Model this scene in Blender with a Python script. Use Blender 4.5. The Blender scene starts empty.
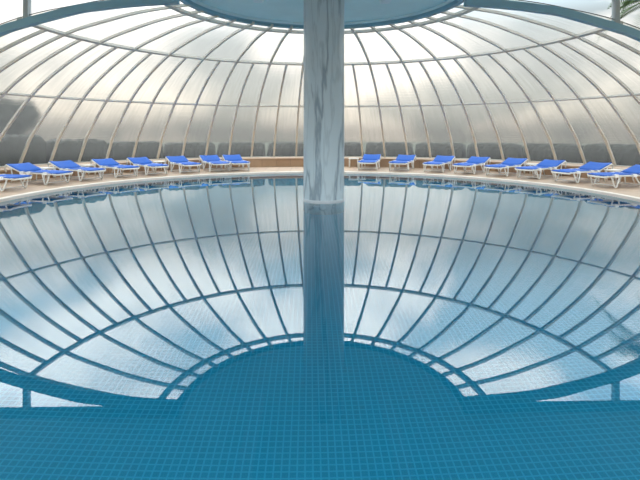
import bpy, math, random
from math import sin, cos, pi, radians, sqrt
from mathutils import Vector, Matrix

S = bpy.context.scene
COL = S.collection
random.seed(7)

# ------------------------------------------------------------------ camera
D = 10.5                                   # camera to the column, metres
cam = bpy.data.cameras.new('camera')
camo = bpy.data.objects.new('camera', cam)
COL.objects.link(camo)
camo.location = (-0.278, -10.5, 1.518)
camo.rotation_mode = 'QUATERNION'
camo.rotation_quaternion = (Matrix.Rotation(-0.0216, 3, 'Z') @ Matrix.Rotation(pi/2, 3, 'X') @ Matrix.Rotation(0.001, 3, 'Z')).to_quaternion()
cam.sensor_width = 36.0
cam.lens = 475.2/640*36
cam.shift_y = -(240-132.2)/640
cam.clip_start = 0.05
cam.clip_end = 2000
S.camera = camo

# ------------------------------------------------------------------ exposure
vs = S.view_settings
vs.view_transform = 'Standard'
vs.look = 'None'
vs.gamma = 1
vs.exposure = 0.35
vs.use_curve_mapping = False

# ------------------------------------------------------------------ sky
SKY_GAIN = 1.0
world = bpy.data.worlds.new('overcast_sky')
S.world = world
world.use_nodes = True
nt = world.node_tree
nt.nodes.clear()
def wn(t, **k):
    n = nt.nodes.new(t)
    for a, b in k.items(): setattr(n, a, b)
    return n
tc = wn('ShaderNodeTexCoord')
sep = wn('ShaderNodeSeparateXYZ')
nt.links.new(tc.outputs['Generated'], sep.inputs[0])
ramp = wn('ShaderNodeValToRGB')            # brightness against height over the horizon (sine of the elevation)
cr = ramp.color_ramp
stops = [(0.0, (.30,.28,.25)), (0.04, (.64,.60,.53)), (0.09, (.84,.81,.75)), (0.15, (.86,.85,.83)), (0.22, (1.0,.99,.97)),
         (0.29, (2.4,2.4,2.4)), (0.40, (3.5,3.5,3.5)), (0.62, (2.5,2.55,2.6)), (1.0, (1.5,1.6,1.7))]
cr.elements[0].position = stops[0][0]; cr.elements[0].color = (*stops[0][1], 1)
cr.elements[1].position = stops[-1][0]; cr.elements[1].color = (*stops[-1][1], 1)
for p, c in stops[1:-1]:
    e = cr.elements.new(p); e.color = (*c, 1)
nt.links.new(sep.outputs['Z'], ramp.inputs['Fac'])
mp = wn('ShaderNodeMapping')
mp.inputs['Scale'].default_value = (1.0, 1.0, 2.0)
mp.inputs['Location'].default_value = (3.1, .7, 1.2)
nt.links.new(tc.outputs['Generated'], mp.inputs['Vector'])
cl = wn('ShaderNodeTexNoise')
cl.inputs['Scale'].default_value = 4.2
cl.inputs['Detail'].default_value = 5
cl.inputs['Roughness'].default_value = .52
cl.inputs['Distortion'].default_value = .35
nt.links.new(mp.outputs[0], cl.inputs['Vector'])
clr = wn('ShaderNodeValToRGB')
clr.color_ramp.elements[0].position = .41; clr.color_ramp.elements[0].color = (.42, .58, .70, 1)
clr.color_ramp.elements[1].position = .60; clr.color_ramp.elements[1].color = (1.25, 1.23, 1.2, 1)
e = clr.color_ramp.elements.new(.50); e.color = (.86, .89, .92, 1)
nt.links.new(cl.outputs['Fac'], clr.inputs['Fac'])
clw = wn('ShaderNodeValToRGB')
clw.color_ramp.elements[0].position = .40; clw.color_ramp.elements[0].color = (.50, .53, .53, 1)
clw.color_ramp.elements[1].position = .60; clw.color_ramp.elements[1].color = (1.24, 1.18, 1.12, 1)
nt.links.new(cl.outputs['Fac'], clw.inputs['Fac'])
mr = wn('ShaderNodeMapRange')
mr.inputs['From Min'].default_value = .17; mr.inputs['From Max'].default_value = .32
nt.links.new(sep.outputs['Z'], mr.inputs['Value'])
cmix = wn('ShaderNodeMixRGB')
nt.links.new(mr.outputs[0], cmix.inputs['Fac']); nt.links.new(clw.outputs['Color'], cmix.inputs['Color1']); nt.links.new(clr.outputs['Color'], cmix.inputs['Color2'])
mul = wn('ShaderNodeMixRGB', blend_type='MULTIPLY')
mul.inputs['Fac'].default_value = 1
nt.links.new(ramp.outputs['Color'], mul.inputs['Color1'])
nt.links.new(cmix.outputs['Color'], mul.inputs['Color2'])
bg = wn('ShaderNodeBackground')
bg.inputs['Strength'].default_value = SKY_GAIN
nt.links.new(mul.outputs['Color'], bg.inputs['Color'])
wo = wn('ShaderNodeOutputWorld')
nt.links.new(bg.outputs[0], wo.inputs['Surface'])

# ------------------------------------------------------------------ materials
def lin(c):
    return tuple(((v/255)/12.92 if v/255 <= .04045 else ((v/255+.055)/1.055)**2.4) for v in c)

def mat(name):
    m = bpy.data.materials.new(name); m.use_nodes = True
    return m, m.node_tree.nodes, m.node_tree.links

def plain(name, rgb, rough=.5, var=0.0, scale=8.0, metallic=0.0, spec=.5):
    m, n, l = mat(name)
    b = n['Principled BSDF']
    b.inputs['Roughness'].default_value = rough
    b.inputs['Metallic'].default_value = metallic
    b.inputs['Specular IOR Level'].default_value = spec
    c = lin(rgb)
    if var:
        t = n.new('ShaderNodeTexCoord'); no = n.new('ShaderNodeTexNoise')
        no.inputs['Scale'].default_value = scale; no.inputs['Detail'].default_value = 4
        r = n.new('ShaderNodeValToRGB')
        r.color_ramp.elements[0].position = .3; r.color_ramp.elements[1].position = .7
        r.color_ramp.elements[0].color = (*[v*(1-var) for v in c], 1)
        r.color_ramp.elements[1].color = (*[min(1, v*(1+var)) for v in c], 1)
        l.new(t.outputs['Object'], no.inputs['Vector']); l.new(no.outputs['Fac'], r.inputs['Fac'])
        l.new(r.outputs['Color'], b.inputs['Base Color'])
    else:
        b.inputs['Base Color'].default_value = (*c, 1)
    return m

def tiles(name, c1, c2, grout, w, h, gap, uv=False, rough=.35, offset=0.0, noise=0.0):
    m, n, l = mat(name)
    b = n['Principled BSDF']; b.inputs['Roughness'].default_value = rough
    t = n.new('ShaderNodeTexCoord'); br = n.new('ShaderNodeTexBrick')
    br.offset = offset; br.squash = 1
    br.inputs['Scale'].default_value = 1
    br.inputs['Color1'].default_value = (*lin(c1), 1)
    br.inputs['Color2'].default_value = (*lin(c2), 1)
    br.inputs['Mortar'].default_value = (*lin(grout), 1)
    br.inputs['Mortar Size'].default_value = gap
    br.inputs['Mortar Smooth'].default_value = 0
    br.inputs['Bias'].default_value = 0
    br.inputs['Brick Width'].default_value = w
    br.inputs['Row Height'].default_value = h
    l.new(t.outputs['UV' if uv else 'Object'], br.inputs['Vector'])
    out = br.outputs['Color']
    if noise:
        no = n.new('ShaderNodeTexNoise'); no.inputs['Scale'].default_value = 2.2; no.inputs['Detail'].default_value = 5
        l.new(t.outputs['Object'], no.inputs['Vector'])
        r = n.new('ShaderNodeValToRGB')
        r.color_ramp.elements[0].position = .3; r.color_ramp.elements[1].position = .7
        r.color_ramp.elements[0].color = (1-noise, 1-noise, 1-noise, 1); r.color_ramp.elements[1].color = (1, 1, 1, 1)
        l.new(no.outputs['Fac'], r.inputs['Fac'])
        mx = n.new('ShaderNodeMixRGB'); mx.blend_type = 'MULTIPLY'; mx.inputs['Fac'].default_value = 1
        l.new(out, mx.inputs['Color1']); l.new(r.outputs['Color'], mx.inputs['Color2'])
        out = mx.outputs['Color']
    l.new(out, b.inputs['Base Color'])
    return m

M = {}
M['frame'] = plain('painted_dome_steel', (212, 208, 198), .45)
M['arch'] = plain('teal_painted_steel', (138, 180, 198), .5)
M['ceiling'] = plain('pale_blue_plaster', (214, 246, 250), .6, .03, 1.5)
M['cove'] = plain('light_blue_moulding', (226, 246, 252), .5)
M['white'] = plain('white_plastic', (240, 238, 232), .35)
M['cap'] = plain('white_joint_plastic', (250, 250, 250), .3)
M['coping'] = plain('white_pool_coping', (236, 224, 212), .5, .03, 6)
M['mullion'] = plain('grey_window_frame', (176, 182, 182), .5)
M['bark'] = plain('tree_bark', (92, 80, 66), .9, .2, 12)
M['leaf'] = plain('dark_hedge_leaves', (22, 27, 16), .9, .35, 5)
M['palm'] = plain('palm_leaves', (84, 108, 62), .7, .25, 6)
M['lawn'] = plain('garden_grass', (50, 58, 38), .95, .25, 2)
M['deck'] = tiles('beige_stone_deck', (196, 170, 146), (187, 160, 134), (168, 143, 120), .5, .5, .012, rough=.55, noise=.12)
M['parapet'] = tiles('brown_stone_tiles', (190, 158, 128), (176, 142, 112), (160, 130, 104), .6, .6, .010, uv=True, rough=.5, noise=.15)
M['parapet_cap'] = plain('beige_stone_cap', (186, 158, 132), .5, .05, 5)
M['pool'] = tiles('blue_mosaic_tiles', (0, 150, 188), (0, 145, 182), (58, 176, 210), .051, .051, .0052, rough=.4)
M['poolwall'] = tiles('blue_mosaic_wall_tiles', (0, 150, 188), (0, 145, 182), (58, 176, 210), .051, .051, .0052, uv=True, rough=.4)

def fabric():
    m, n, l = mat('blue_sling_fabric')
    b = n['Principled BSDF']; b.inputs['Roughness'].default_value = .75
    t = n.new('ShaderNodeTexCoord'); w = n.new('ShaderNodeTexChecker')
    w.inputs['Scale'].default_value = 120
    w.inputs['Color1'].default_value = (*lin((26, 100, 198)), 1)
    w.inputs['Color2'].default_value = (*lin((20, 88, 182)), 1)
    l.new(t.outputs['Object'], w.inputs['Vector']); l.new(w.outputs['Color'], b.inputs['Base Color'])
    return m
M['sling'] = fabric()

def marble():
    m, n, l = mat('grey_veined_marble')
    b = n['Principled BSDF']; b.inputs['Roughness'].default_value = .3
    t = n.new('ShaderNodeTexCoord')
    mp = n.new('ShaderNodeMapping')
    mp.inputs['Rotation'].default_value = (0, radians(-14), 0)
    mp.inputs['Scale'].default_value = (1.5, 1.2, .17)
    l.new(t.outputs['Object'], mp.inputs['Vector'])
    def vein(scale, dist, lo, hi, seed):
        mm = n.new('ShaderNodeVectorMath'); mm.operation = 'ADD'; mm.inputs[1].default_value = (seed, seed*.37, seed*1.7)
        l.new(mp.outputs[0], mm.inputs[0])
        no = n.new('ShaderNodeTexNoise'); no.inputs['Scale'].default_value = scale
        no.inputs['Detail'].default_value = 6; no.inputs['Roughness'].default_value = .5
        no.inputs['Distortion'].default_value = dist
        l.new(mm.outputs[0], no.inputs['Vector'])
        s = n.new('ShaderNodeMath'); s.operation = 'SUBTRACT'; s.inputs[1].default_value = .5
        l.new(no.outputs['Fac'], s.inputs[0])
        a = n.new('ShaderNodeMath'); a.operation = 'ABSOLUTE'; l.new(s.outputs[0], a.inputs[0])
        r = n.new('ShaderNodeValToRGB')
        r.color_ramp.elements[0].position = lo; r.color_ramp.elements[0].color = (1, 1, 1, 1)
        r.color_ramp.elements[1].position = hi; r.color_ramp.elements[1].color = (0, 0, 0, 1)
        l.new(a.outputs[0], r.inputs['Fac'])
        return r.outputs['Color']
    v1 = vein(1.35, .2, .003, .032, 3.3)
    v2 = vein(2.6, .25, .002, .030, 9.1)
    mx = n.new('ShaderNodeMixRGB'); mx.inputs['Fac'].default_value = 1
    mx.inputs['Color1'].default_value = (*lin((190, 204, 210)), 1); mx.inputs['Color2'].default_value = (*lin((138, 154, 164)), 1)
    l.new(v1, mx.inputs['Fac'])
    k = n.new('ShaderNodeMath'); k.operation = 'MULTIPLY'; k.inputs[1].default_value = .35; l.new(v2, k.inputs[0])
    m2 = n.new('ShaderNodeMixRGB'); l.new(mx.outputs['Color'], m2.inputs['Color1'])
    m2.inputs['Color2'].default_value = (*lin((140, 156, 164)), 1); l.new(k.outputs[0], m2.inputs['Fac'])
    l.new(m2.outputs['Color'], b.inputs['Base Color'])
    return m
M['marble'] = marble()

def water():
    m, n, l = mat('still_pool_water')
    n.remove(n['Principled BSDF'])
    out = n['Material Output']
    fr = n.new('ShaderNodeFresnel'); fr.inputs['IOR'].default_value = 1.57
    rf = n.new('ShaderNodeBsdfRefraction'); rf.inputs['IOR'].default_value = 1.33; rf.inputs['Roughness'].default_value = 0
    rf.inputs['Color'].default_value = (.70, 1, 1, 1)
    gl = n.new('ShaderNodeBsdfGlossy'); gl.inputs['Roughness'].default_value = 0
    gl.inputs['Color'].default_value = (.92, .98, 1, 1)
    mx = n.new('ShaderNodeMixShader')
    l.new(fr.outputs[0], mx.inputs['Fac']); l.new(rf.outputs[0], mx.inputs[1]); l.new(gl.outputs[0], mx.inputs[2])
    l.new(mx.outputs[0], out.inputs['Surface'])
    return m
M['water'] = water()

def pane():
    # frosted twin-wall sheet: rough glass with fine flutes running up the sheet and a little weathering
    m, n, l = mat('frosted_roof_sheet')
    n.remove(n['Principled BSDF'])
    out = n['Material Output']
    t = n.new('ShaderNodeTexCoord')
    mp = n.new('ShaderNodeMapping'); mp.inputs['Scale'].default_value = (1, .04, 1)
    l.new(t.outputs['UV'], mp.inputs['Vector'])
    no = n.new('ShaderNodeTexNoise'); no.inputs['Scale'].default_value = 16; no.inputs['Detail'].default_value = 3
    l.new(mp.outputs[0], no.inputs['Vector'])
    r = n.new('ShaderNodeValToRGB')
    r.color_ramp.elements[0].position = .3; r.color_ramp.elements[0].color = (.94, .94, .92, 1)
    r.color_ramp.elements[1].position = .7; r.color_ramp.elements[1].color = (1, .995, .98, 1)
    l.new(no.outputs['Fac'], r.inputs['Fac'])
    g = n.new('ShaderNodeBsdfRefraction'); g.inputs['IOR'].default_value = 1.30; g.inputs['Roughness'].default_value = .105
    l.new(r.outputs['Color'], g.inputs['Color'])
    tr = n.new('ShaderNodeBsdfTranslucent'); tr.inputs['Color'].default_value = (.80, .79, .77, 1)
    mx = n.new('ShaderNodeMixShader'); mx.inputs['Fac'].default_value = .07
    l.new(g.outputs[0], mx.inputs[1]); l.new(tr.outputs[0], mx.inputs[2])
    l.new(mx.outputs[0], out.inputs['Surface'])
    return m
M['pane'] = pane()

def clear():
    m, n, l = mat('clear_window_glass')
    n.remove(n['Principled BSDF'])
    out = n['Material Output']
    tr = n.new('ShaderNodeBsdfTransparent'); tr.inputs['Color'].default_value = (.96, .98, .98, 1)
    gl = n.new('ShaderNodeBsdfGlossy'); gl.inputs['Roughness'].default_value = 0
    fr = n.new('ShaderNodeFresnel'); fr.inputs['IOR'].default_value = 1.3
    mx = n.new('ShaderNodeMixShader')
    l.new(fr.outputs[0], mx.inputs['Fac']); l.new(tr.outputs[0], mx.inputs[1]); l.new(gl.outputs[0], mx.inputs[2])
    l.new(mx.outputs[0], out.inputs['Surface'])
    return m
M['glass'] = clear()

# ------------------------------------------------------------------ mesh helpers
class MB:
    def __init__(s):
        s.v = []; s.f = []; s.uv = []; s.smooth = []
    def add(s, vs, fs, uvs=None, smooth=False):
        o = len(s.v)
        s.v += [tuple(v) for v in vs]
        for k, f in enumerate(fs):
            s.f.append([i+o for i in f]); s.smooth.append(smooth)
            s.uv.append([uvs[i] for i in f] if uvs else [(0, 0)]*len(f))
    def box(s, c, d, rot=None):
        vs = [Vector((x*d[0]/2, y*d[1]/2, z*d[2]/2)) for x in (-1, 1) for y in (-1, 1) for z in (-1, 1)]
        if rot: vs = [rot @ v for v in vs]
        vs = [v+Vector(c) for v in vs]
        s.add(vs, [(0,1,3,2), (4,6,7,5), (0,4,5,1), (2,3,7,6), (0,2,6,4), (1,5,7,3)])
    def tube(s, pts, r, n=8, closed=False):
        pts = [Vector(p) for p in pts]; N = len(pts); vs = []
        rr = r if isinstance(r, (list, tuple)) else [r]*N
        ref = None
        for i, p in enumerate(pts):
            a = pts[i-1] if (i or closed) else p; b = pts[(i+1) % N] if (i < N-1 or closed) else p
            t = (b-a).normalized()
            if ref is None:
                ref = Vector((0, 0, 1)) if abs(t.z) < .9 else Vector((1, 0, 0))
            u = (ref - t*ref.dot(t)).normalized(); w = t.cross(u); ref = u
            vs += [p + (u*cos(2*pi*k/n) + w*sin(2*pi*k/n))*rr[i] for k in range(n)]
        fs = []
        for i in range(N if closed else N-1):
            j = (i+1) % N
            fs += [(i*n+k, i*n+(k+1) % n, j*n+(k+1) % n, j*n+k) for k in range(n)]
        s.add(vs, fs, smooth=True)
        if not closed:
            s.add(vs[:n], [tuple(range(n-1, -1, -1))]); s.add(vs[-n:], [tuple(range(n))])
    def strip(s, rows, closed=False, smooth=False, uvs=None):
        """rows: list of equally long point lists -> quad grid"""
        n = len(rows[0]); vs = [p for r in rows for p in r]; fs = []
        for i in range(len(rows)-1):
            for k in range(n if closed else n-1):
                k2 = (k+1) % n
                fs.append((i*n+k, i*n+k2, (i+1)*n+k2, (i+1)*n+k))
        s.add(vs, fs, [u for r in uvs for u in r] if uvs else None, smooth)
    def sweep(s, sections):
        """sections: closed rings of points; makes a solid with end caps"""
        s.strip(sections, closed=True)
        n = len(sections[0])
        s.add(sections[0], [tuple(range(n-1, -1, -1))]); s.add(sections[-1], [tuple(range(n))])
    def build(s, name, m, parent=None, fix=True):
        me = bpy.data.meshes.new(name)
        me.from_pydata(s.v, [], s.f)
        me.materials.append(m)
        ul = me.uv_layers.new(name='UVMap')
        k = 0
        for f in s.uv:
            for u in f:
                ul.data[k].uv = u; k += 1
        me.polygons.foreach_set('use_smooth', s.smooth)
        if fix:
            import bmesh
            bm = bmesh.new(); bm.from_mesh(me)
            bmesh.ops.remove_doubles(bm, verts=bm.verts, dist=1e-5)
            bmesh.ops.recalc_face_normals(bm, faces=bm.faces)
            bm.to_mesh(me); bm.free()
        me.update()
        o = bpy.data.objects.new(name, me); COL.objects.link(o)
        if parent: o.parent = parent
        return o

def thing(name, label, cat, loc=(0, 0, 0), rz=0, group=None):
    o = bpy.data.objects.new(name, None); COL.objects.link(o)
    o.location = loc; o.rotation_euler = (0, 0, rz); o.empty_display_size = .2
    o['label'] = label; o['category'] = cat
    if group: o['group'] = group
    return o
def struct(o, label=None):
    o['kind'] = 'structure'
    if label: o['label'] = label
    return o
def dup(root, loc, rz, label, group=None):
    r = root.copy(); COL.objects.link(r); r.location = loc; r.rotation_euler = (0, 0, rz); r['label'] = label
    if group: r['group'] = group
    for ch in list(root.children):
        c = ch.copy(); COL.objects.link(c); c.parent = r
        for g in list(ch.children):
            d = g.copy(); COL.objects.link(d); d.parent = c
    return r

def polar(r, a, z):
    return Vector((r*cos(a), r*sin(a), z))

# ------------------------------------------------------------------ sizes
RP = 6.94          # pool radius
DECK = .07         # deck over the water
RWALL = 9.62       # parapet face
ZWALL = .43
ZSILL = .38
ZBEAM = 4.488      # underside of the ceiling edge beams
ZCEIL = 4.64
RDISC = 3.246
ZFLOOR = -1.20
YBACK = -9.60
RC = .45

# meridian of the dome (underside of the ribs)
PROFILE = [(11.28, .40), (10.93, .94), (10.58, 1.41), (9.30, 2.56), (8.05, 3.32), (6.588, 3.925), (5.30, 4.225), (4.43, 4.37), (3.64, 4.435), (3.20, 4.465)]
def catmull(P, per=8):
    out = []
    for i in range(len(P)-1):
        p0 = Vector(P[max(i-1, 0)]); p1 = Vector(P[i]); p2 = Vector(P[i+1]); p3 = Vector(P[min(i+2, len(P)-1)])
        for k in range(per):
            t = k/per
            out.append(.5*((2*p1)+(-p0+p2)*t+(2*p0-5*p1+4*p2-p3)*t*t+(-p0+3*p1-3*p2+p3)*t**3))
    out.append(Vector(P[-1]))
    return out
MER = catmull(PROFILE)
def normals(mer):
    ns = []
    for i in range(len(mer)):
        t = (mer[min(i+1, len(mer)-1)]-mer[max(i-1, 0)]).normalized()
        ns.append(Vector((t.y, -t.x)))          # outward / up
    return [n if (n.x*1+n.y*1) > 0 else -n for n in ns]
NOR = normals(MER)
IB, IA, IC = 3*8, 5*8, 8*8                     # meridian index of the three ring purlins
ARC = [0.0]
for i in range(1, len(MER)): ARC.append(ARC[-1]+(MER[i]-MER[i-1]).length)

# ------------------------------------------------------------------ setting: garden ground, pool, deck, parapet
g = MB()
ro, ri = 70.0, 11.60
n = 96
g.strip([[polar(r, pi*k/n, -.12) for k in range(n+1)] for r in (ri, 14, 22, 40, ro)])
struct(g.build('ground', M['lawn']), 'dull green garden ground outside the glass dome')

# pool shell outline: half circle joined to a straight-sided part under the hall
NP = 96
outline = [Vector((RP*cos(pi*k/NP), RP*sin(pi*k/NP), 0)) for k in range(NP+1)] + [Vector((-RP, YBACK, 0)), Vector((RP, YBACK, 0))]
f = MB()
f.add([(p.x, p.y, ZFLOOR) for p in outline], [tuple(range(len(outline)))])
struct(f.build('floor_pool', M['pool'], fix=False), 'blue mosaic tiled pool floor under the water')
w = MB()
acc = 0.0; pts = outline+[outline[0]]; us = [0.0]
for i in range(1, len(pts)):
    acc += (pts[i]-pts[i-1]).length; us.append(acc)
w.strip([[Vector((p.x, p.y, z)) for p in pts] for z in (ZFLOOR, DECK-.05)], uvs=[[(u, z) for u in us] for z in (ZFLOOR, DECK-.05)])
struct(w.build('wall_pool', M['poolwall']), 'blue mosaic tiled side of the pool')
wt = MB()
wt.add([(p.x, p.y, 0) for p in outline], [tuple(range(len(outline)))])
struct(wt.build('pool_water', M['water'], fix=False), 'still blue pool water mirroring the glass dome')

def off(o, d):
    """outline pushed outwards by d"""
    r = [Vector(((RP+d)*cos(pi*k/NP), (RP+d)*sin(pi*k/NP), 0)) for k in range(NP+1)]
    return r+[Vector((-RP-d, YBACK-d, 0)), Vector((RP+d, YBACK-d, 0))]
c = MB()
o0, o1 = off(outline, -.015), off(outline, .12)
lift = lambda P, z: [Vector((p.x, p.y, z)) for p in P]
c.strip([lift(o0, -.004), lift(o0, DECK-.008), lift(off(outline, -.005), DECK+.004), lift(o1, DECK+.004), lift(o1, DECK-.05), lift(o0, -.004)], closed=True)
struct(c.build('trim_1', M['coping']), 'white stone coping around the pool edge')

d = MB()
inner = lift(o1, DECK)
arc = [Vector(((RWALL+.1)*cos(pi*k/NP), (RWALL+.1)*sin(pi*k/NP), DECK)) for k in range(NP+1)]
d.strip([inner[:NP+1], arc])
W_ = 12.5
il, ir = inner[NP], inner[0]; bl, br_ = inner[NP+1], inner[NP+2]
d.add([il, bl, (-W_, -16, DECK), (-W_, 0, DECK)], [(0, 1, 2, 3)])
d.add([ir, br_, (W_, -16, DECK), (W_, 0, DECK)], [(3, 2, 1, 0)])
d.add([bl, br_, (W_, -16, DECK), (-W_, -16, DECK)], [(0, 1, 2, 3)])
struct(d.build('floor', M['deck'], fix=False), 'beige stone deck around the pool')

p = MB()
n = 128
us = [RWALL*pi*k/n for k in range(n+1)]
prof = [(RWALL, DECK-.02), (RWALL, ZWALL-.06)]
p.strip([[polar(r, pi*k/n, z) for k in range(n+1)] for r, z in prof], uvs=[[(u, z) for u in us] for r, z in prof])
p.strip([[polar(r, pi*k/n, z) for k in range(n+1)] for r, z in [(11.62, ZSILL-.06), (11.62, -.3)]], uvs=[[(u, z) for u in us] for z in (.5, 0)])
pw = struct(p.build('wall_back', M['parapet'], fix=False), 'low curved parapet of brown stone tiles under the glass dome')
q = MB()
prof = [(RWALL-.03, ZWALL-.05), (RWALL-.03, ZWALL), (RWALL+.3, ZWALL), (11.64, ZSILL), (11.64, ZSILL-.06), (RWALL-.03, ZWALL-.05)]
q.strip([[polar(r, pi*k/n, z) for k in range(n+1)] for r, z in prof])
q.build('wall_cap', M['parapet_cap'], pw)

# ------------------------------------------------------------------ setting: hall ceiling with its round projection
c = MB()
n = 64
half = [Vector((RDISC*cos(pi*k/n), RDISC*sin(pi*k/n), 0)) for k in range(n+1)]
out = half+[Vector((-11, .0, 0)), Vector((-11, -7.5, 0)), Vector((11, -7.5, 0)), Vector((11, .0, 0))]
N = len(out)
c.add(lift(out, ZCEIL), [tuple(range(N-1, -1, -1))])
c.add(lift(out, ZCEIL+.25), [tuple(range(N))])
c.strip([lift(out, ZCEIL), lift(out, ZCEIL+.25)], closed=True)
ce = struct(c.build('ceiling', M['ceiling']), 'flat pale blue ceiling with a round projection above the column')
b = MB()
prof = [(RDISC-.13, ZCEIL+.01), (RDISC-.13, ZBEAM+.01), (RDISC-.12, ZBEAM), (RDISC+.005, ZBEAM), (RDISC+.005, ZCEIL+.25)]
b.strip([[polar(r, pi*k/n, z) for k in range(n+1)] for r, z in prof])
b.build('edge_beam', M['arch'], ce)
for s in (-1, 1):
    b = MB()
    b.box((s*(RDISC+11)/2-s*.06, -.07, (ZBEAM+ZCEIL)/2+.02), (11-RDISC+.1, .16, ZCEIL-ZBEAM+.04))
    b.build('edge_beam', M['arch'], ce)
b = MB()
b.tube([polar(RDISC-.145, pi*k/n, ZCEIL-.02) for k in range(n+1)], .045, 8)
b.build('cove_moulding', M['cove'], ce)
for s in (-1, 1):
    b = MB()
    x = s*1.45
    sec = []
    for y, dz, hw in [(-7, .18, .14), (.25, .18, .14), (.42, .16, .135), (.54, .11, .12), (.60, .03, .09)]:
        sec.append([Vector((x-hw, y, ZCEIL+.01)), Vector((x+hw, y, ZCEIL+.01)), Vector((x+hw, y, ZCEIL-dz*.6)), Vector((x+hw*.7, y, ZCEIL-dz)), Vector((x-hw*.7, y, ZCEIL-dz)), Vector((x-hw, y, ZCEIL-dz*.6))])
    b.sweep(sec)
    b.build('ceiling_rib', M['cove'], ce)

# ------------------------------------------------------------------ front arch and the windows over it
ARCHP = [(11.05, .45), (10.72, .95), (10.35, 1.40), (9.05, 2.46), (7.9, 3.19), (6.93, 3.65), (6.47, 3.81), (5.83, 3.99), (5.2, 4.155), (4.77, 4.215), (4.35, 4.27), (3.71, 4.325), (3.1, 4.36)]
AP = catmull(ARCHP, 6)
AN = normals(AP)
for s in (-1, 1):
    a = MB()
    sec = []
    for q_, n_ in zip(AP, AN):
        i_ = q_-n_*.08; o_ = q_+n_*.08
        sec.append([Vector((s*i_.x, -.29, i_.y)), Vector((s*i_.x, -.13, i_.y)), Vector((s*o_.x, -.13, o_.y)), Vector((s*o_.x, -.29, o_.y))])
    a.sweep(sec)
    struct(a.build('trim_2' if s < 0 else 'trim_3', M['arch']), ('left' if s < 0 else 'right')+' side of the teal steel arch where the dome meets the hall')
for s, nm in ((-1, 'window_1'), (1, 'window_2')):
    w = MB()
    top = [Vector((s*q_.x, -.06, q_.y+.1)) for q_ in AP if q_.y > 3.0]
    up = [Vector((s*(12.2 if i == 0 else q_.x), -.06, ZBEAM+.02)) for i, q_ in enumerate([q for q in AP if q.y > 3.0])]
    w.strip([top, up])
    side = [Vector((s*q_.x, -.06, q_.y)) for q_ in AP if q_.y <= 3.05]
    w.strip([side, [Vector((s*12.2, -.06, p.z)) for p in side]])
    wo_ = struct(w.build(nm, M['glass'], fix=False), 'clear window above the '+('left' if s < 0 else 'right')+' shoulder of the arch')
    m_ = MB()
    m_.box(((-6.40 if s < 0 else 6.53), -.07, 4.18), (.10, .14, .70))
    m_.build('mullion', M['mullion'], wo_)
    m_ = MB()
    m_.box((s*8.6, -.07, 3.5), (.10, .14, 1.96))
    m_.build('mullion', M['mullion'], wo_)
    m_ = MB()
    m_.box((s*9.6, -.07, 3.72), (5.0, .12, .09))
    m_.build('transom', M['mullion'], wo_)

# ------------------------------------------------------------------ the glass dome
A0, STEP = radians(89.62), radians(5.113)
YC = -.09                                   # the dome is centred a little in front of the column
dome = thing('glass_dome', 'half dome of frosted panes on pale steel ribs behind the pool', 'dome', (.035, YC, 0))
KS = [k for k in range(-17, 18) if 0.02 < A0+k*STEP < pi-.02]
def rib(a, i0, i1):
    m_ = MB(); sec = []
    t = Vector((-sin(a), cos(a), 0)); e = Vector((cos(a), sin(a), 0)); hw = .038
    for i in range(i0, i1+1):
        q_, n_ = MER[i], NOR[i]
        lo = e*q_.x+Vector((0, 0, q_.y)); nn = e*n_.x+Vector((0, 0, n_.y)); hi = lo+nn*.075
        sec.append([lo-t*hw, lo+t*hw, hi+t*hw, hi-t*hw])
    m_.sweep(sec)
    return m_.build('rib', M['frame'], dome)
for k in KS:
    rib(A0+k*STEP, 0, len(MER)-1 if k % 2 else IA)
def ring(i, hw, dep, lift_=0.0):
    q_, n_ = MER[i], NOR[i]; t = Vector((n_.y, -n_.x)); q_ = q_+n_*lift_
    P = [q_-t*hw, q_+t*hw, q_+t*hw+n_*dep, q_-t*hw+n_*dep]
    m_ = MB(); N = 160
    m_.sweep([[polar(p_.x, pi*k/N, p_.y) for p_ in P] for k in range(N+1)])
    return m_.build('ring_purlin', M['frame'], dome)
ring(IB, .028, .066, .006)
ring(IA, .05, .084, -.008)
ring(IC, .065, .084, -.008)
m_ = MB(); N = 160
prof = [(11.22, ZSILL-.005), (11.22, ZSILL+.035), (11.45, ZSILL+.035), (11.45, ZSILL-.005)]
m_.sweep([[polar(r, pi*k/N, z) for r, z in prof] for k in range(N+1)])
m_.build('sill_rail', M['frame'], dome)

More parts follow.
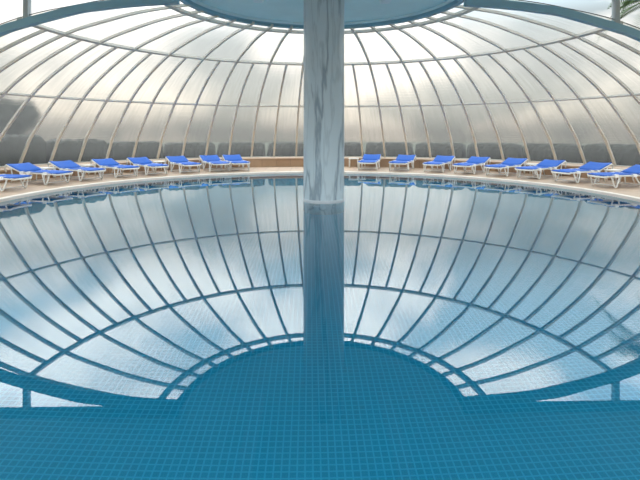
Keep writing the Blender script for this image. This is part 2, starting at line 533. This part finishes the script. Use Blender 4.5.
edges_all = [0.0]+[A0+k*STEP for k in KS]+[pi]
edges_top = [0.0]+[A0+k*STEP for k in KS if k % 2]+[pi]
def glazing(i0, i1, edges):
    m_ = MB()
    for a, b_ in zip(edges[:-1], edges[1:]):
        sub = max(1, round((b_-a)/radians(1.9)))
        aa = [a+.0005+(b_-a-.001)*j/sub for j in range(sub+1)]
        for lo, hi in ((.05, .070),):
            inn, outp, uv = [], [], []
            for i in range(i0, i1+1):
                q_ = MER[i]+NOR[i]*lo; o_ = MER[i]+NOR[i]*hi
                inn.append([polar(q_.x, t, q_.y) for t in aa]); outp.append([polar(o_.x, t, o_.y) for t in aa])
                uv.append([(t*8, ARC[i]) for t in aa])
            # closed slab
            n1, n2 = len(inn), len(aa)
            vs = [p for r in inn for p in r]+[p for r in outp for p in r]; uvs = [u for r in uv for u in r]*2
            T = n1*n2; fs = []
            for i in range(n1-1):
                for j in range(n2-1):
                    q4 = (i*n2+j, i*n2+j+1, (i+1)*n2+j+1, (i+1)*n2+j)
                    fs.append(q4); fs.append(tuple(T+v for v in reversed(q4)))
            for i in range(n1-1):
                for j in (0, n2-1):
                    q4 = (i*n2+j, (i+1)*n2+j, T+(i+1)*n2+j, T+i*n2+j)
                    fs.append(q4 if j == 0 else tuple(reversed(q4)))
            for j in range(n2-1):
                for i in (0, n1-1):
                    q4 = (i*n2+j, T+i*n2+j, T+i*n2+j+1, i*n2+j+1)
                    fs.append(q4 if i == 0 else tuple(reversed(q4)))
            m_.add(vs, fs, uvs, smooth=False)
    return m_.build('glazing', M['pane'], dome)
glazing(0, IB, edges_all)
glazing(IB, IA, edges_all)
glazing(IA, IC, edges_top)
glazing(IC, len(MER)-1, edges_top)

# ------------------------------------------------------------------ column
col = thing('round_column', 'tall round column of grey veined marble standing in the pool', 'column', (.035, 0, ZFLOOR))
m_ = MB(); n = 64
m_.strip([[polar(RC, 2*pi*k/n, z) for k in range(n)] for z in [(ZCEIL-ZFLOOR+.01)*j/12 for j in range(13)]], closed=True, smooth=True)
sh = m_.build('shaft', M['marble'], col)
m_ = MB()
prof = [(RC-.01, 1.20), (RC+.006, 1.20), (RC+.006, 1.255), (RC+.001, 1.265), (RC-.01, 1.265)]
m_.strip([[polar(r, 2*pi*k/n, z) for k in range(n)] for r, z in prof], closed=True, smooth=False)
m_.build('base_ring', plain('pale_marble', (190, 198, 202), .4, .05, 6), col)

# ------------------------------------------------------------------ sun loungers
def make_lounger(label):
    t = thing('sun_lounger', label, 'sun lounger', group='blue sun loungers around the pool'); t.scale = (1, .9, 1)
    HW = .33
    ys, zs = .30, .31                                 # hinge of the backrest
    ang = radians(17)
    def back(u): return (ys+u*cos(ang), zs+u*sin(ang))
    # rails
    for s in (-1, 1):
        m_ = MB()
        pts = [(s*(HW-.05), -1.0, zs-.035), (s*HW, -.96, zs-.005), (s*HW, -.5, zs), (s*HW, ys, zs)]
        m_.tube(pts, .024, 8)
        m_.build('side_rail', M['white'], t)
        m_ = MB()
        L = .68
        y1, z1 = back(L)
        m_.tube([(s*HW, ys, zs), (s*HW, *back(.4)), (s*HW, y1, z1), (s*HW, y1+.055, z1-.02), (s*HW, y1+.075, z1-.09), (s*HW, y1+.03, z1-.2)], .024, 8)
        m_.build('back_rail', M['white'], t)
    m_ = MB(); m_.tube([(-HW+.04, -1.0, zs-.035), (HW-.04, -1.0, zs-.035)], .022, 8); m_.build('end_bar', M['white'], t)
    y1, z1 = back(.68)
    m_ = MB(); m_.tube([(-HW, y1+.045, z1-.005), (HW, y1+.045, z1-.005)], .022, 8); m_.build('head_bar', M['white'], t)
    # slings
    def sling(name, path):
        m_ = MB(); n = 8; up = []; dn = []
        for y, z in path:
            row = [Vector((-(HW+.018)+2*(HW+.018)*k/n, y, z+.014-.018*sin(pi*k/n))) for k in range(n+1)]
            up.append(row); dn.append([v-Vector((0, 0, .014)) for v in row])
        m_.strip(up, smooth=True); m_.strip([list(reversed(r)) for r in dn], smooth=True)
        m_.strip([[r[0] for r in up], [r[0] for r in dn]]); m_.strip([[r[-1] for r in up], [r[-1] for r in dn]])
        m_.strip([up[0], dn[0]]); m_.strip([up[-1], dn[-1]])
        m_.build(name, M['sling'], t)
    sling('seat_sling', [(-.97+k*.2075, zs+.026-(0.02 if k == 0 else 0)) for k in range(7)])
    sling('back_sling', [(back(.03+k*.13)[0], back(.03+k*.13)[1]+.026) for k in range(6)])
    # joint caps
    for s in (-1, 1):
        for y in (-.70, -.02, .27):
            m_ = MB(); m_.box((s*HW, y, zs+.004), (.085, .13, .075)); m_.build('joint_cap', M['cap'], t)
    # V shaped legs with a rounded foot
    def leg(s, ya, yb, y0, za):
        m_ = MB()
        x = s*(HW-.005); xf = s*(HW+.02)
        m_.tube([(x, ya, za), (xf, y0-.035, .04), (xf, y0-.02, .02), (xf, y0+.03, .02), (xf, y0+.05, .04), (x, yb, za)], .020, 8)
        m_.build('leg', M['white'], t)
    for s in (-1, 1):
        leg(s, -.86, -.56, -.74, zs-.01)
        leg(s, .02, .34, .24, zs-.01)
        m_ = MB()
        y2, z2 = back(.56)
        m_.tube([(s*(HW-.04), y2, z2-.01), (s*(HW-.04), y2-.10, .16), (s*(HW-.04), y2-.02, .02)], .018, 8)
        m_.build('back_prop', M['white'], t)
    for y in (-.72, .2):
        m_ = MB(); m_.tube([(-HW, y, .06), (HW, y, .06)], .014, 6); m_.build('cross_bar', M['white'], t)
    return t

def px_to_x(px, y):
    """world x of a photo column at depth row y (both in the place's metres)"""
    dd = y+10.5
    return (px-320)/475.2*dd-.278+.0216*dd
def azimuth_for(px, r):
    best = None
    for i in range(0, 1801):
        a = radians(i/10)
        y = r*sin(a); e = abs(px_to_x(px, y)-r*cos(a))
        if best is None or e < best[0]: best = (e, a)
    return best[1]

LOUNGERS = [  # photo column of the middle, turn away from radial, label
    (-4, 0, 'blue sun lounger at the far left, cut off by the edge of the photo'),
    (43, 0, 'blue sun lounger second from the left edge, just right of the cut-off one'),
    (80, 0, 'third blue sun lounger from the left edge, between two white side tables'),
    (117, 0, 'fourth blue sun lounger from the left edge, just right of a white side table'),
    (149, 0, 'fifth blue sun lounger from the left edge, just left of a white side table'),
    (184, 0, 'sixth blue sun lounger from the left, standing apart left of the close pair'),
    (215, 0, 'left lounger of the close pair left of the marble column'),
    (236, 0, 'right lounger of the close pair left of the marble column'),
    (370, 0, 'blue sun lounger facing the camera, next to the white table by the column'),
    (403, 0, 'second blue sun lounger to the right of the marble column'),
    (440, 0, 'third blue sun lounger to the right of the marble column'),
    (473, 0, 'fourth blue sun lounger to the right of the marble column'),
    (508, 0, 'fifth lounger right of the column, just left of a white side table'),
    (543, 0, 'sixth lounger right of the column, just right of a white side table'),
    (585, 0, 'seventh lounger right of the column, second from the right edge'),
    (628, 0, 'blue sun lounger at the far right, cut off by the edge of the photo'),
]
first = None
RL = 8.50
for px, turn, lab in LOUNGERS:
    a = azimuth_for(px, RL)
    loc = (RL*cos(a), RL*sin(a), DECK); rz = a-pi/2+radians(turn)
    if first is None:
        first = make_lounger(lab); first.location = loc; first.rotation_euler = (0, 0, rz)
    else:
        dup(first, loc, rz, lab)

# ------------------------------------------------------------------ side tables
def make_table(label):
    t = thing('side_table', label, 'side table', group='white side tables between the loungers')
    m_ = MB()
    m_.box((0, 0, .370), (.40, .40, .022)); m_.box((0, 0, .349), (.36, .36, .022))
    m_.build('table_top', M['white'], t)
    for sx in (-1, 1):
        for sy in (-1, 1):
            m_ = MB(); m_.tube([(sx*.165, sy*.165, .35), (sx*.18, sy*.18, .0)], [.02, .015], 8)
            m_.build('leg', M['white'], t)
    return t
TABLES = [
    (154.5, 9.05, 'white side table between the second and third loungers from the left edge'),
    (146.0, 9.05, 'white side table between the third and fourth loungers from the left edge'),
    (129.6, 9.1, 'white side table between the fifth and sixth loungers from the left'),
    (80.4, 9.25, 'white side table standing alone beside the marble column'),
    (36.9, 9.1, 'white side table between the fifth and sixth loungers right of the column'),
    (19.3, 9.0, 'white side table between the two loungers at the right edge'),
]
ft = None
for deg, r, lab in TABLES:                # bearing round the pool, distance from the column
    a = radians(deg)
    loc = (r*cos(a), r*sin(a), DECK); rz = a-pi/2
    if ft is None:
        ft = make_table(lab); ft.location = loc; ft.rotation_euler = (0, 0, rz)
    else:
        dup(ft, loc, rz, lab)

# ------------------------------------------------------------------ planting outside the glass
def blob(m_, c, r, seed, sq=(1, 1, 1), n=14):
    rnd = random.Random(seed); ph = [rnd.uniform(0, 6.28) for _ in range(6)]
    rows = []
    for i in range(n+1):
        th = pi*i/n; row = []
        for k in range(2*n):
            fi = 2*pi*k/(2*n)
            rr = r*(1+.10*sin(5*fi+ph[0]+3*th)+.09*sin(7*th+ph[1]+2*fi)+.07*sin(11*fi+ph[2])*sin(9*th+ph[3]))
            row.append(Vector((c[0]+rr*sq[0]*sin(th)*cos(fi), c[1]+rr*sq[1]*sin(th)*sin(fi), c[2]+rr*sq[2]*cos(th))))
        rows.append(row)
    m_.strip(rows, closed=True)
def shrub(a, r, h, wdt, lab, seed):
    t = thing('garden_shrub', lab, 'shrub', (*polar(r, a, 0).xy, -.12), a, group='dark shrubs outside the glass')
    m_ = MB(); rnd = random.Random(seed); rows = []
    N1, N2 = 22, 20
    for i in range(N1+1):
        u = -1+2*i/N1; e = (1-abs(u)**16)**.5; row = []
        for k in range(N2):
            f_ = 2*pi*k/N2; sg = lambda v: math.copysign(abs(v)**.55, v)
            j_ = 1+rnd.uniform(-.05, .05)
            row.append(Vector((.50*sg(cos(f_))*e*j_, u*wdt/2, h*.5+h*.5*sg(sin(f_))*max(e, .02)*(j_ if sin(f_) > 0 else 1))))
        rows.append(row)
    m_.sweep(rows)
    m_.build('foliage', M['leaf'], t)
    m_ = MB(); m_.tube([(0, 0, 0), (0, 0, h*.5)], .04, 6); m_.build('stem', M['bark'], t)
def tree(a, r, h, cr_, lab, seed):
    t = thing('garden_tree', lab, 'tree', (*polar(r, a, 0).xy, -.12), a, group='trees outside the glass')
    m_ = MB(); m_.tube([(0, 0, 0), (.05, .05, h*.4), (0, 0, h*.75)], [.14, .11, .05], 8); m_.build('trunk', M['bark'], t)
    m_ = MB(); rnd = random.Random(seed)
    for k in range(9):
        an = rnd.uniform(0, 6.28); rad = cr_*rnd.uniform(.1, .6)
        blob(m_, (rad*cos(an), rad*sin(an), h*.68+rnd.uniform(-.3, .35)*cr_), cr_*rnd.uniform(.4, .58), seed*10+k, n=10)
    m_.build('crown', M['leaf'], t)
SHR = [(8, 'dark shrub'), ]
names = ['behind the glass at the right edge', 'behind the glass right of the last lounger head', 'behind the glass by the seventh lounger from the column',
         'behind the glass by the sixth lounger right of the column', 'behind the glass by the fifth lounger right of the column',
         'behind the glass by the fourth lounger right of the column', 'behind the glass by the second lounger right of the column',
         'behind the glass and hidden in part by the marble column', 'behind the bare wall left of the marble column',
         'behind the close pair of loungers', 'behind the sixth lounger from the left', 'behind the fifth lounger from the left',
         'behind the fourth lounger from the left edge', 'behind the third lounger from the left edge', 'behind the second lounger from the left edge', 'behind the glass at the left edge']
hs = [1.12, 1.12, 1.1, 1.08, 1.06, 1.05, 1.04, 1.04, 1.04, 1.04, 1.06, 1.12, 1.25, 1.42, 1.6, 1.75]
for k in range(16):
    a = radians(8+k*164/15)
    shrub(a, 12.3, hs[k]+.12, 2.30, 'dim dark green shrub '+names[k], 50+k)
tree(radians(132), 34, 3.8, 1.9, 'dim tree crown outside behind the third lounger from the left edge', 3)
tree(radians(142), 31, 3.9, 2.0, 'dim tree crown outside behind the second lounger from the left edge', 4)
tree(radians(152.5), 28, 4.1, 2.0, 'dim tree crown outside the glass at the far left', 5)

pt = thing('palm_tree', 'palm tree outside, its fronds above the right end of the arch', 'palm tree', (12.6, 6.6, -.12), 0)
m_ = MB(); m_.tube([(0, 0, 0), (.1, 0, 2.4), (.05, 0, 4.6), (0, 0, 6.6)], [.24, .18, .16, .17], 10); m_.build('trunk', M['bark'], pt)
for k in range(18):
    rnd = random.Random(k)
    an = 2*pi*k/18+rnd.uniform(-.1, .1); tilt = rnd.uniform(-.1, 1.0)
    m_ = MB(); Lf = rnd.uniform(1.9, 2.4); rach = []
    for j in range(13):
        u = j/12
        rr = Lf*u*cos(tilt*.6); zz = 6.6+Lf*(sin(tilt)*u-.75*u*u)
        rach.append(Vector((rr*cos(an), rr*sin(an), zz)))
    m_.tube(rach, [.03-.002*j for j in range(13)], 5)
    tv = Vector((-sin(an), cos(an), 0)); rv = Vector((cos(an), sin(an), 0))
    for j in range(1, 12):
        for s in (-1, 1):
            for h_ in (0, .5):
                b0 = rach[j].lerp(rach[j+1], h_)
                ln = .55*sin(pi*min(1, (j+h_)/13+.12))+.1
                tip = b0+tv*s*ln*.8+rv*ln*.45+Vector((0, 0, -ln*.35))
                mid = b0.lerp(tip, .5)
                m_.add([b0, mid+rv*.025+Vector((0, 0, .01)), tip, mid-rv*.025-Vector((0, 0, .01))], [(0, 1, 2, 3)])
    m_.build('frond', M['palm'], pt, fix=False)
